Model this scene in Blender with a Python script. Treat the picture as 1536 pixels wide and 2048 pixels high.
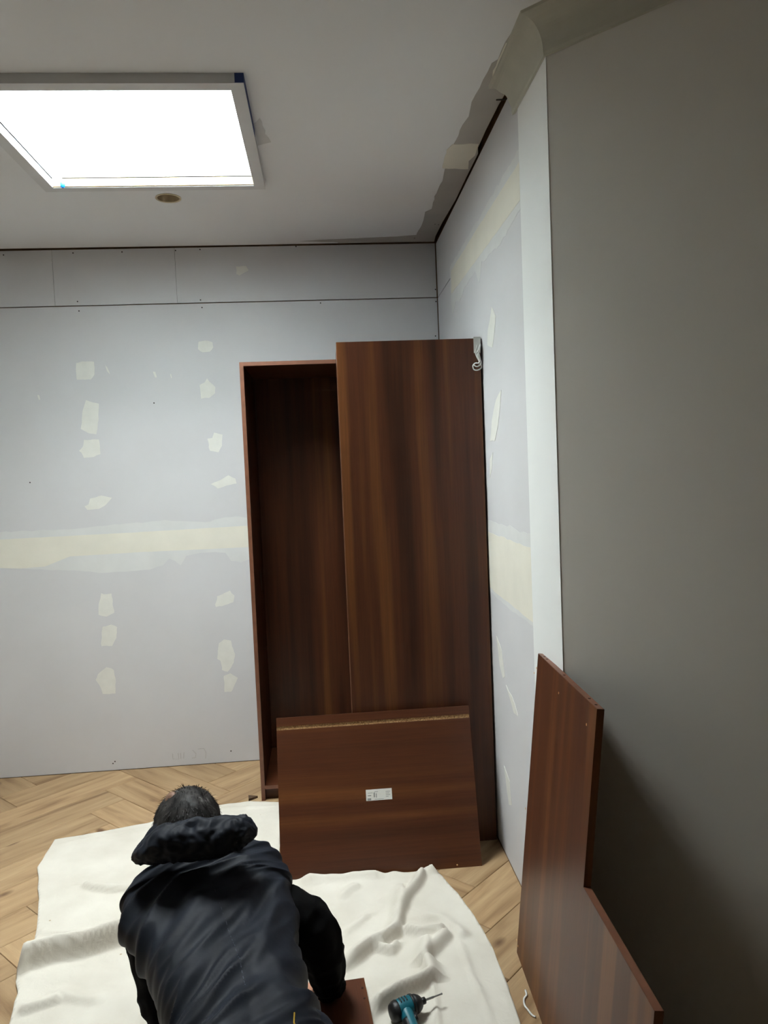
import bpy, bmesh, math, random
from mathutils import Vector, Matrix, noise
import numpy as np

random.seed(7)
for o in list(bpy.data.objects):
    bpy.data.objects.remove(o)
scene = bpy.context.scene
COL = scene.collection
V = Vector

# ------------------------------------------------------------------ camera
F_PX = 1504.2
CAM = V((0, 0, 1.757))
PITCH, YAW, ROLL = 0.0555, 0.0783, -0.0414
FW = V((math.sin(YAW) * math.cos(PITCH), math.cos(YAW) * math.cos(PITCH), -math.sin(PITCH)))
R0 = V((math.cos(YAW), -math.sin(YAW), 0))
U0 = R0.cross(FW)
RT = R0 * math.cos(ROLL) + U0 * math.sin(ROLL)
UP = U0 * math.cos(ROLL) - R0 * math.sin(ROLL)
cam_data = bpy.data.cameras.new('camera')
cam_data.sensor_fit = 'HORIZONTAL'
cam_data.sensor_width = 36.0
cam_data.lens = 36.0 * F_PX / 1536.0
cam_data.clip_start = 0.02
cam = bpy.data.objects.new('camera', cam_data)
COL.objects.link(cam)
cam.matrix_world = Matrix(((RT.x, UP.x, -FW.x, CAM.x), (RT.y, UP.y, -FW.y, CAM.y), (RT.z, UP.z, -FW.z, CAM.z), (0, 0, 0, 1)))
scene.camera = cam

# survey helpers: where the line of sight of a measured point meets a known plane of the room
def sight(px, py):
    return FW * F_PX + RT * (px - 768) + UP * (1024 - py)
def at(px, py, y):
    d = sight(px, py); return CAM + d * ((y - CAM.y) / d.y)
def at_z(px, py, z):
    d = sight(px, py); return CAM + d * ((z - CAM.z) / d.z)
def at_x(px, py, x):
    d = sight(px, py); return CAM + d * ((x - CAM.x) / d.x)

# ------------------------------------------------------------------ room measures
D = 4.611          # back wall
XR = 0.745         # alcove wall on the right
YC = 2.349         # outside corner where the diagonal wall starts
H = 3.1285         # ceiling
ZJ = 2.7944        # upper plasterboard joint
XL, YB, XE = -2.35, -2.6, 3.0
YE = YC - (XE - XR)
SKX0, SKX1, SKY0, SKY1 = -1.163, -0.256, 2.716, 3.592   # skylight opening
SKZ = 3.80

# ------------------------------------------------------------------ light
world = bpy.data.worlds.new('sky')
scene.world = world
world.use_nodes = True
wn = world.node_tree.nodes['Background']
wn.inputs[0].default_value = (0.80, 0.90, 1.0, 1)
wn.inputs[1].default_value = 0.6

def area(name, loc, rot, sx, sy, power, color):
    l = bpy.data.lights.new(name, 'AREA'); l.shape = 'RECTANGLE'
    l.size, l.size_y = sx, sy; l.energy = power; l.color = color
    o = bpy.data.objects.new(name, l); COL.objects.link(o)
    o.location = loc; o.rotation_euler = rot
    return o
# daylight coming down the skylight shaft
area('skylight_offscreen', ((SKX0 + SKX1) / 2, (SKY0 + SKY1) / 2, SKZ - .012), (0, 0, 0), SKX1 - SKX0 - .02, SKY1 - SKY0 - .02, 92, (0.96, 1.0, 0.995))
scene.view_settings.view_transform = 'Standard'
scene.view_settings.look = 'None'
scene.view_settings.gamma = 1.0
scene.view_settings.use_curve_mapping = False
scene.view_settings.exposure = 0.30

# ------------------------------------------------------------------ material helpers
def srgb(r, g, b):
    def f(c):
        c /= 255.0
        return c / 12.92 if c <= .04045 else ((c + .055) / 1.055) ** 2.4
    return (f(r), f(g), f(b), 1)

class NT:
    def __init__(s, name):
        s.m = bpy.data.materials.new(name); s.m.use_nodes = True
        s.t = s.m.node_tree; s.b = s.t.nodes['Principled BSDF']
    def n(s, kind, **kw):
        nd = s.t.nodes.new(kind)
        for k, v in kw.items():
            if k.startswith('i_'):
                key = k[2:].replace('_', ' ')
                nd.inputs[int(key) if key.isdigit() else key].default_value = v
            else:
                setattr(nd, k, v)
        return nd
    def l(s, a, b): s.t.links.new(a, b)

def ramp(nt, stops, interp='LINEAR'):
    r = nt.n('ShaderNodeValToRGB'); r.color_ramp.interpolation = interp
    e = r.color_ramp.elements
    while len(e) < len(stops): e.new(0.5)
    for i, (p, c) in enumerate(stops):
        e[i].position = p; e[i].color = c
    return r

def mapped(nt, scale, loc=(0, 0, 0), rnd=True):
    tc = nt.n('ShaderNodeTexCoord')
    src = tc.outputs['Object']
    if rnd:
        oi = nt.n('ShaderNodeObjectInfo')
        mu = nt.n('ShaderNodeVectorMath', operation='SCALE'); mu.inputs[0].default_value = (37.0, 53.0, 71.0)
        nt.l(oi.outputs['Random'], mu.inputs['Scale'])
        ad = nt.n('ShaderNodeVectorMath', operation='ADD')
        nt.l(src, ad.inputs[0]); nt.l(mu.outputs[0], ad.inputs[1]); src = ad.outputs[0]
    mp = nt.n('ShaderNodeMapping'); mp.inputs['Scale'].default_value = scale; mp.inputs['Location'].default_value = loc
    nt.l(src, mp.inputs['Vector'])
    return mp.outputs[0]

def plain(name, col, rough=.6, metal=0, spec=.5, var=0.0, vscale=8, bump=0.0, bscale=60, sheen=0):
    nt = NT(name); b = nt.b
    b.inputs['Roughness'].default_value = rough; b.inputs['Metallic'].default_value = metal
    b.inputs['Specular IOR Level'].default_value = spec
    if sheen: b.inputs['Sheen Weight'].default_value = sheen
    vec = mapped(nt, (1, 1, 1), rnd=False)
    ns = nt.n('ShaderNodeTexNoise', i_Scale=vscale, i_Detail=4.0); nt.l(vec, ns.inputs['Vector'])
    c0 = tuple(c * (1 - var) for c in col[:3]) + (1,); c1 = tuple(min(1, c * (1 + var)) for c in col[:3]) + (1,)
    r = ramp(nt, [(.3, c0), (.7, c1)]); nt.l(ns.outputs['Fac'], r.inputs[0]); nt.l(r.outputs[0], b.inputs['Base Color'])
    if bump:
        n2 = nt.n('ShaderNodeTexNoise', i_Scale=bscale, i_Detail=3.0); nt.l(vec, n2.inputs['Vector'])
        bp = nt.n('ShaderNodeBump', i_Strength=bump, i_Distance=.002); nt.l(n2.outputs['Fac'], bp.inputs['Height'])
        nt.l(bp.outputs[0], b.inputs['Normal'])
    return nt.m

def walnut(name, grain, dark, mid, light, rough=.36, spec=.42, soft=0.0):
    nt = NT(name); b = nt.b
    gi = 'xyz'.index(grain)
    def sc(across, along):
        v = [across] * 3; v[gi] = along; return tuple(v)
    n1 = nt.n('ShaderNodeTexNoise', i_Scale=1.0, i_Detail=2.0, i_Roughness=.45); nt.l(mapped(nt, sc(11, .35)), n1.inputs['Vector'])
    r1 = ramp(nt, [(.34 - soft, dark), (.46, mid), (.53, mid), (.64 + soft, light)]); nt.l(n1.outputs['Fac'], r1.inputs[0])
    n2 = nt.n('ShaderNodeTexNoise', i_Scale=1.0, i_Detail=5.0, i_Roughness=.65, i_Distortion=.3); nt.l(mapped(nt, sc(130, 3.5)), n2.inputs['Vector'])
    r2 = ramp(nt, [(.3, (.72, .72, .72, 1)), (.7, (1.18, 1.18, 1.18, 1))]); nt.l(n2.outputs['Fac'], r2.inputs[0])
    mx = nt.n('ShaderNodeMix', data_type='RGBA', blend_type='MULTIPLY'); mx.inputs[0].default_value = .7
    nt.l(r1.outputs[0], mx.inputs[6]); nt.l(r2.outputs[0], mx.inputs[7]); nt.l(mx.outputs[2], b.inputs['Base Color'])
    b.inputs['Roughness'].default_value = rough; b.inputs['Specular IOR Level'].default_value = spec
    bp = nt.n('ShaderNodeBump', i_Strength=.12, i_Distance=.0006); nt.l(n2.outputs['Fac'], bp.inputs['Height']); nt.l(bp.outputs[0], b.inputs['Normal'])
    return nt.m

WD, WM, WL = srgb(60, 32, 19), srgb(82, 45, 26), srgb(110, 67, 35)
M = {}
M['walnut_z'] = walnut('walnut_vertical', 'z', WD, WM, WL)
M['walnut_x'] = walnut('walnut_crosswise', 'x', WD, WM, WL, soft=.14)
M['walnut_y'] = walnut('walnut_lengthwise', 'y', WD, WM, WL)
M['walnut_edge'] = plain('walnut_edge_banding', srgb(112, 72, 52), .45, var=.12, vscale=30)
M['plasterboard'] = plain('plasterboard_grey', srgb(208, 207, 208), .92, spec=.2, var=.025, vscale=2.5)
M['skim'] = plain('skim_coat_thin', srgb(216, 216, 214), .9, spec=.2, var=.03, vscale=9)
M['compound'] = plain('joint_compound_cream', srgb(226, 222, 209), .9, spec=.2, var=.03, vscale=7, bump=.2, bscale=90)
M['filler'] = plain('filler_white', srgb(226, 225, 218), .9, spec=.2, var=.03, vscale=20, bump=.3, bscale=80)
M['corner_white'] = plain('setting_plaster_white', srgb(232, 233, 231), .85, spec=.25, var=.012, vscale=4)
M['paint_wall'] = plain('painted_wall', srgb(212, 208, 200), .75, spec=.3, var=.012, vscale=1.5, bump=.06, bscale=180)
M['paint_white'] = plain('white_wall_paint', srgb(236, 235, 231), .8, spec=.25, var=.01, vscale=1.5)
M['ceiling'] = plain('ceiling_paint', srgb(232, 233, 234), .85, spec=.2, var=.012, vscale=1.5)
M['bare_ceiling'] = plain('bare_ceiling_board', srgb(178, 174, 168), .92, spec=.2, var=.05, vscale=6)
M['cornice'] = plain('cornice_plaster', srgb(184, 182, 169), .85, spec=.2, var=.05, vscale=10)
M['void'] = plain('framing_timber', srgb(116, 90, 66), .95, spec=.1, var=.3, vscale=14)
M['frame_white'] = plain('skylight_trim_paint', srgb(214, 214, 214), .6, var=.02, vscale=8)
M['shaft'] = plain('skylight_shaft_white', srgb(234, 239, 240), .7, var=.01, vscale=4)
M['shaft_strip'] = plain('shaft_corner_strip', srgb(196, 196, 180), .7, var=.05, vscale=20)
M['pine'] = plain('raw_pine', srgb(214, 186, 138), .7, var=.1, vscale=30)
M['tape_blue'] = plain('blue_masking_tape', srgb(28, 52, 110), .6, var=.1, vscale=30)
M['plug_blue'] = plain('blue_plug', srgb(20, 120, 215), .4)
M['smudge'] = plain('grey_primer', srgb(208, 208, 208), .9, spec=.2, var=.04, vscale=9)
M['black'] = plain('black_plastic', srgb(22, 24, 26), .45, var=.2, vscale=40, bump=.2, bscale=200)
M['teal'] = plain('teal_plastic', srgb(14, 98, 112), .38, var=.08, vscale=30)
M['steel'] = plain('grey_steel', srgb(120, 120, 118), .35, metal=.8)
M['white_plastic'] = plain('white_plastic', srgb(226, 226, 222), .35, var=.03, vscale=30)
M['foam'] = plain('pale_foam', srgb(205, 206, 200), .8, var=.05, vscale=60, bump=.4, bscale=200)
M['label_white'] = plain('label_paper', srgb(226, 226, 220), .6, var=.02, vscale=60)
M['ink'] = plain('label_grey_print', srgb(150, 152, 148), .7)
M['pencil'] = plain('pencil_mark', srgb(160, 157, 152), .9, spec=.1)
M['screw'] = plain('screw_dark', srgb(60, 55, 50), .6)
M['hole'] = plain('raw_drilled_hole', srgb(216, 178, 128), .8)
M['hole_dark'] = plain('drilled_hole_dark', srgb(52, 30, 22), .9)
M['brass'] = plain('champagne_metal', srgb(196, 180, 150), .38, metal=.6, var=.05, vscale=20)
M['lamp'] = plain('lamp_lens', srgb(150, 142, 128), .5)
M['offcut'] = plain('dark_timber', srgb(72, 52, 34), .8, var=.2, vscale=40)
M['skin'] = plain('skin', srgb(205, 150, 122), .55, var=.06, vscale=30)
M['scalp'] = plain('thinly_haired_scalp', srgb(112, 82, 64), .6, var=.3, vscale=90)
M['sleeve'] = plain('black_sleeve_fabric', srgb(9, 9, 10), .9, spec=.1, var=.15, vscale=25, bump=.3, bscale=120, sheen=0)
M['trouser'] = plain('dark_navy_trousers', srgb(30, 33, 42), .85, spec=.2, var=.2, vscale=18, bump=.4, bscale=90)
M['shoe'] = plain('black_shoe', srgb(26, 25, 25), .6)
M['stitch'] = plain('grey_stitching', srgb(78, 84, 96), .8)
M['yellow'] = plain('yellow_thread', srgb(176, 140, 40), .8)

def make_chip():
    nt = NT('raw_chipboard'); v = mapped(nt, (1, 1, 1), rnd=False)
    vo = nt.n('ShaderNodeTexVoronoi', i_Scale=230.0); nt.l(v, vo.inputs['Vector'])
    r = ramp(nt, [(0, srgb(120, 84, 50)), (.5, srgb(186, 146, 98)), (1, srgb(214, 180, 130))]); nt.l(vo.outputs['Color'], r.inputs[0])
    nt.l(r.outputs[0], nt.b.inputs['Base Color']); nt.b.inputs['Roughness'].default_value = .9
    return nt.m
M['chip'] = make_chip()

def make_oak():
    nt = NT('oiled_oak'); b = nt.b
    oi = nt.n('ShaderNodeObjectInfo')
    n1 = nt.n('ShaderNodeTexNoise', i_Scale=1.0, i_Detail=3.0, i_Roughness=.5, i_Distortion=.6); nt.l(mapped(nt, (2.2, 16, 16)), n1.inputs['Vector'])
    r1 = ramp(nt, [(.28, srgb(138, 108, 76)), (.45, srgb(168, 138, 102)), (.6, srgb(178, 149, 112)), (.75, srgb(190, 162, 125))]); nt.l(n1.outputs['Fac'], r1.inputs[0])
    n2 = nt.n('ShaderNodeTexNoise', i_Scale=1.0, i_Detail=6.0, i_Roughness=.7); nt.l(mapped(nt, (6, 190, 190)), n2.inputs['Vector'])
    r2 = ramp(nt, [(.3, (.8, .8, .8, 1)), (.7, (1.1, 1.1, 1.1, 1))]); nt.l(n2.outputs['Fac'], r2.inputs[0])
    mx = nt.n('ShaderNodeMix', data_type='RGBA', blend_type='MULTIPLY'); mx.inputs[0].default_value = .6
    nt.l(r1.outputs[0], mx.inputs[6]); nt.l(r2.outputs[0], mx.inputs[7])
    # knots
    vo = nt.n('ShaderNodeTexVoronoi', i_Scale=1.0); nt.l(mapped(nt, (2.6, 5.0, 5.0)), vo.inputs['Vector'])
    rk = ramp(nt, [(.05, (1, 1, 1, 1)), (.13, (0, 0, 0, 1))]); nt.l(vo.outputs['Distance'], rk.inputs[0])
    mk = nt.n('ShaderNodeMix', data_type='RGBA'); nt.l(rk.outputs[0], mk.inputs[0]); nt.l(mx.outputs[2], mk.inputs[6]); mk.inputs[7].default_value = srgb(108, 80, 56)
    # tone per plank
    hs = nt.n('ShaderNodeHueSaturation'); mr = nt.n('ShaderNodeMapRange'); mr.inputs[3].default_value = .86; mr.inputs[4].default_value = 1.1
    nt.l(oi.outputs['Random'], mr.inputs[0]); nt.l(mr.outputs[0], hs.inputs['Value']); nt.l(mk.outputs[2], hs.inputs['Color'])
    nt.l(hs.outputs[0], b.inputs['Base Color'])
    b.inputs['Roughness'].default_value = .5; b.inputs['Specular IOR Level'].default_value = .35
    bp = nt.n('ShaderNodeBump', i_Strength=.2, i_Distance=.0008); nt.l(n2.outputs['Fac'], bp.inputs['Height']); nt.l(bp.outputs[0], b.inputs['Normal'])
    return nt.m
M['oak'] = make_oak()

def make_canvas():
    nt = NT('cotton_canvas'); b = nt.b; v = mapped(nt, (1, 1, 1), rnd=False)
    n1 = nt.n('ShaderNodeTexNoise', i_Scale=5.0, i_Detail=5.0); nt.l(v, n1.inputs['Vector'])
    r1 = ramp(nt, [(.3, srgb(208, 202, 189)), (.7, srgb(220, 215, 203))]); nt.l(n1.outputs['Fac'], r1.inputs[0])
    # small dried dirt specks
    vo = nt.n('ShaderNodeTexVoronoi', i_Scale=9.0); nt.l(v, vo.inputs['Vector'])
    rk = ramp(nt, [(.02, (1, 1, 1, 1)), (.05, (0, 0, 0, 1))]); nt.l(vo.outputs['Distance'], rk.inputs[0])
    mk = nt.n('ShaderNodeMix', data_type='RGBA'); nt.l(rk.outputs[0], mk.inputs[0]); nt.l(r1.outputs[0], mk.inputs[6]); mk.inputs[7].default_value = srgb(176, 156, 124)
    nt.l(mk.outputs[2], b.inputs['Base Color']); b.inputs['Roughness'].default_value = .95; b.inputs['Specular IOR Level'].default_value = .15
    n2 = nt.n('ShaderNodeTexNoise', i_Scale=26.0, i_Detail=5.0, i_Distortion=.8); nt.l(v, n2.inputs['Vector'])
    bp = nt.n('ShaderNodeBump', i_Strength=.35, i_Distance=.006); nt.l(n2.outputs['Fac'], bp.inputs['Height']); nt.l(bp.outputs[0], b.inputs['Normal'])
    return nt.m
M['canvas'] = make_canvas()

def make_vest():
    nt = NT('navy_quilted_nylon'); b = nt.b
    v = mapped(nt, (1, 1, 1), rnd=False)
    n1 = nt.n('ShaderNodeTexNoise', i_Scale=14.0, i_Detail=3.0); nt.l(v, n1.inputs['Vector'])
    r1 = ramp(nt, [(.3, srgb(20, 24, 32)), (.7, srgb(28, 33, 43))]); nt.l(n1.outputs['Fac'], r1.inputs[0]); nt.l(r1.outputs[0], b.inputs['Base Color'])
    b.inputs['Roughness'].default_value = .6; b.inputs['Specular IOR Level'].default_value = .2
    mp = nt.n('ShaderNodeMapping'); mp.inputs['Rotation'].default_value = (0, 0, math.radians(-35)); mp.inputs['Scale'].default_value = (12, 42, 30)
    tc = nt.n('ShaderNodeTexCoord'); nt.l(tc.outputs['Object'], mp.inputs['Vector'])
    n2 = nt.n('ShaderNodeTexNoise', i_Scale=1.0, i_Detail=3.0, i_Distortion=.6); nt.l(mp.outputs[0], n2.inputs['Vector'])
    bp = nt.n('ShaderNodeBump', i_Strength=.12, i_Distance=.004); nt.l(n2.outputs['Fac'], bp.inputs['Height']); nt.l(bp.outputs[0], b.inputs['Normal'])
    return nt.m
M['vest'] = make_vest()

def make_hair():
    nt = NT('dark_greying_hair'); b = nt.b
    n1 = nt.n('ShaderNodeTexNoise', i_Scale=26.0, i_Detail=4.0); nt.l(mapped(nt, (1, 1, 1), rnd=False), n1.inputs['Vector'])
    r1 = ramp(nt, [(.45, srgb(20, 18, 17)), (.62, srgb(48, 45, 43)), (.78, srgb(120, 118, 116))]); nt.l(n1.outputs['Fac'], r1.inputs[0]); nt.l(r1.outputs[0], b.inputs['Base Color'])
    b.inputs['Roughness'].default_value = .62; b.inputs['Specular IOR Level'].default_value = .3
    return nt.m
M['hair'] = make_hair()

def emit(name, col, s):
    nt = NT(name); nt.b.inputs['Base Color'].default_value = col; nt.b.inputs['Emission Color'].default_value = col; nt.b.inputs['Emission Strength'].default_value = s
    return nt.m
M['sky_glass'] = emit('daylit_glazing', (.92, .97, 1, 1), 1.0)

# ------------------------------------------------------------------ object helpers
def obj(name, bm, mat, parent=None, smooth=False):
    me = bpy.data.meshes.new(name); bm.to_mesh(me); bm.free()
    mats = mat if isinstance(mat, (list, tuple)) else [mat]
    for m in mats: me.materials.append(M[m] if isinstance(m, str) else m)
    if smooth:
        for p in me.polygons: p.use_smooth = True
    o = bpy.data.objects.new(name, me); COL.objects.link(o)
    if parent is not None: o.parent = parent
    return o
def tag(o, label, cat=None, group=None, kind=None):
    if label: o['label'] = label
    if cat: o['category'] = cat
    if group: o['group'] = group
    if kind: o['kind'] = kind
    return o
def empty(name, loc=(0, 0, 0)):
    o = bpy.data.objects.new(name, None); COL.objects.link(o); o.location = loc; o.empty_display_size = .1
    return o

def box_bm(lo, hi, bev=0.0, bm=None):
    bm = bm or bmesh.new()
    r = bmesh.ops.create_cube(bm, size=1.0)
    lo, hi = V(lo), V(hi)
    for v in r['verts']:
        v.co = V(((lo[i] + hi[i]) / 2 + v.co[i] * (hi[i] - lo[i])) for i in range(3))
    if bev:
        es = list({e for v in r['verts'] for e in v.link_edges})
        bmesh.ops.bevel(bm, geom=es, offset=bev, segments=2, affect='EDGES', profile=.7)
    return bm

def prism_bm(pts, d):
    """closed polygon of 3-D points extruded by vector d (handles concave outlines)"""
    bm = bmesh.new(); d = V(d)
    vs = [bm.verts.new(p) for p in pts]
    es = [bm.edges.new((vs[i], vs[(i + 1) % len(vs)])) for i in range(len(vs))]
    bmesh.ops.triangle_fill(bm, use_beauty=True, edges=es)
    ex = bmesh.ops.extrude_face_region(bm, geom=list(bm.faces))
    bmesh.ops.translate(bm, vec=d, verts=[g for g in ex['geom'] if isinstance(g, bmesh.types.BMVert)])
    bmesh.ops.recalc_face_normals(bm, faces=bm.faces)
    return bm

def cr(pts, t):
    """Catmull-Rom through a list of tuples at t in 0..1"""
    n = len(pts) - 1; s = min(max(t, 0), 1) * n; i = min(int(s), n - 1); f = s - i
    P = [np.array(pts[max(0, min(n, i + k))], float) for k in (-1, 0, 1, 2)]
    return .5 * (2 * P[1] + (P[2] - P[0]) * f + (2 * P[0] - 5 * P[1] + 4 * P[2] - P[3]) * f * f + (3 * P[1] - P[0] - 3 * P[2] + P[3]) * f ** 3)

def tube_bm(path, radii, segs=12, bm=None, caps=True, steps=None, closed=False):
    bm = bm or bmesh.new()
    pts = [V(p) for p in path]
    if isinstance(radii, (int, float)): radii = [radii] * len(pts)
    if steps:
        n = steps
        q = [V(cr([tuple(p) for p in pts], k / n)) for k in range(n + 1)]
        rr = [float(cr([(r,) for r in radii], k / n)[0]) for k in range(n + 1)]
        pts, radii = q, rr
    rings = []; prev = None
    for i, p in enumerate(pts):
        t = (pts[min(i + 1, len(pts) - 1)] - pts[max(i - 1, 0)]).normalized()
        a = prev if prev is not None else (V((0, 0, 1)) if abs(t.z) < .9 else V((1, 0, 0)))
        u = (a - t * a.dot(t)).normalized(); w = t.cross(u); prev = u
        rings.append([bm.verts.new(p + (u * math.cos(2 * math.pi * k / segs) + w * math.sin(2 * math.pi * k / segs)) * radii[i]) for k in range(segs)])
    for a, b in zip(rings, rings[1:]):
        for k in range(segs):
            bm.faces.new((a[k], a[(k + 1) % segs], b[(k + 1) % segs], b[k]))
    if caps:
        bm.faces.new(list(reversed(rings[0]))); bm.faces.new(rings[-1])
    return bm

def lathe_bm(prof, origin, axis, segs=24, bm=None):
    """prof: list of (distance along axis, radius)"""
    bm = bm or bmesh.new(); axis = V(axis).normalized(); origin = V(origin)
    a = V((0, 0, 1)) if abs(axis.z) < .9 else V((1, 0, 0))
    u = (a - axis * a.dot(axis)).normalized(); w = axis.cross(u); rings = []
    for s, r in prof:
        rings.append([bm.verts.new(origin + axis * s + (u * math.cos(2 * math.pi * k / segs) + w * math.sin(2 * math.pi * k / segs)) * max(r, 1e-4)) for k in range(segs)])
    for p, q in zip(rings, rings[1:]):
        for k in range(segs): bm.faces.new((p[k], p[(k + 1) % segs], q[(k + 1) % segs], q[k]))
    bm.faces.new(list(reversed(rings[0]))); bm.faces.new(rings[-1])
    return bm

def ellipsoid_bm(c, ax, bm=None, u=24, v=16):
    """ax: three axis vectors with their radii as length"""
    bm = bm or bmesh.new()
    r = bmesh.ops.create_uvsphere(bm, u_segments=u, v_segments=v, radius=1.0)
    c = V(c); A, B, C = [V(a) for a in ax]
    for vv in r['verts']: vv.co = c + A * vv.co.x + B * vv.co.y + C * vv.co.z
    return bm

def jitter_outline(pts, step, amp, seed=0, closed=True):
    """subdivide an outline and make it ragged in its own plane"""
    out = []; n = len(pts)
    mask = V([1.0 if max(p[i] for p in pts) - min(p[i] for p in pts) > 1e-5 else 0.0 for i in range(3)])
    for i in range(n if closed else n - 1):
        a, b = V(pts[i]), V(pts[(i + 1) % n]); L = (b - a).length; k = max(1, int(L / step))
        for j in range(k):
            p = a.lerp(b, j / k)
            q = p * 31.0 + V((seed * 7.3, seed * 3.1, 0))
            out.append(p + V((noise.noise(q), noise.noise(q + V((9, 9, 9))), noise.noise(q + V((17, 3, 5))))) * mask * amp)
    return out

# ================================================================== SETTING
# ---- floor: herringbone oak, each plank its own piece
fb = box_bm((XL - .15, YB - .15, -.12), (XE + .15, D + .15, -.0152))
floor = tag(obj('floor', fb, 'void'), 'herringbone oak plank floor', kind='structure')
W_P, N_P = 0.204, 4
S2 = math.sqrt(2)
def plank(u0, u1, w0, w1, along_u):
    def xy(u, w): # plank grid to room
        e, c = (u + .4) * W_P * S2, (w + .55) * W_P * S2
        return V(((e - c) / 2, (e + c) / 2, 0))
    cen = xy((u0 + u1) / 2, (w0 + w1) / 2)
    inside = XL < cen.x + .3 and cen.x - .3 < XE and YB < cen.y + .3
    if not inside: return
    g = .0011
    L = (u1 - u0 if along_u else w1 - w0) * W_P / 2 - g; B = (w1 - w0 if along_u else u1 - u0) * W_P / 2 - g
    ang = math.radians(45 if along_u else 135)
    bm = bmesh.new(); c = .0016
    ring = [[(-L, -B, -.015), (L, -B, -.015), (L, B, -.015), (-L, B, -.015)], [(-L, -B, -c), (L, -B, -c), (L, B, -c), (-L, B, -c)],
            [(-L + c, -B + c, 0), (L - c, -B + c, 0), (L - c, B - c, 0), (-L + c, B - c, 0)]]
    rv = [[bm.verts.new(p) for p in r] for r in ring]
    for a, b in zip(rv, rv[1:]):
        for k in range(4): bm.faces.new((a[k], a[(k + 1) % 4], b[(k + 1) % 4], b[k]))
    bm.faces.new(rv[2]); bm.faces.new(list(reversed(rv[0])))
    rot = Matrix.Rotation(ang, 4, 'Z'); mw = Matrix.Translation(cen) @ rot; inv = mw.inverted()
    # trim to the room outline
    cuts = [((0, D - .003, 0), (0, 1, 0)), ((0, YB, 0), (0, -1, 0)), ((XL, 0, 0), (-1, 0, 0)), ((XE, 0, 0), (1, 0, 0))]
    n45 = V((1, 1, 0)).normalized()
    if cen.y > YC - .05 and cen.x < XR + .5: cuts.append(((XR - .002, 0, 0), (1, 0, 0)))
    else: cuts.append(((XR, YC, 0), n45))
    for co, no in cuts:
        if not bm.verts: break
        bmesh.ops.bisect_plane(bm, geom=list(bm.verts) + list(bm.edges) + list(bm.faces), plane_co=inv @ V(co), plane_no=(inv.to_3x3() @ V(no)), clear_outer=True)
        bd = [e for e in bm.edges if e.is_boundary]
        if bd: bmesh.ops.holes_fill(bm, edges=bd)
    if len(bm.verts) < 6:
        bm.free(); return
    o = obj('plank', bm, 'oak', floor); o.matrix_local = mw
for iu in range(-24, 34):
    for iw in range(-24, 40):
        k = (iu - iw - 4) % (2 * N_P)
        if k == 0: plank(iu, iu + N_P, iw, iw + 1, True)
        if k == 2 * N_P - 1: plank(iu, iu + 1, iw, iw + N_P, False)

# ---- back wall: dark framing behind, plasterboard sheets screwed on, joints taped
wall_back = tag(obj('wall_back', box_bm((XL - .15, D + .013, -.02), (XR + .15, D + .12, H + .25)), 'void'), 'unfinished plasterboard back wall with filler patches', kind='structure')
def board(parent, lo, hi, mat, name='plasterboard_sheet'):
    return obj(name, box_bm(lo, hi, .0012), mat, parent)
XJ1, XJ2 = at(107, 560, D).x, at(350, 520, D).x
TOPB = 3.1205
for a, b in ((XL, XJ1 - .0007), (XJ1 + .0007, XJ2 - .0007), (XJ2 + .0007, XR - .006)):
    board(wall_back, (a, D, ZJ + .004), (b, D + .014, TOPB), 'plasterboard')
board(wall_back, (XL, D, 1.386), (XR - .005, D + .014, ZJ - .002), 'plasterboard')
board(wall_back, (XL, D, .002), (XR - .005, D + .014, 1.384), 'plasterboard')

def back_pts(pl): return [at(px, py, D) for px, py in pl]
def decal(parent, name, pts, d, mat, smooth=False): return obj(name, prism_bm(pts, d), mat, parent)
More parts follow.
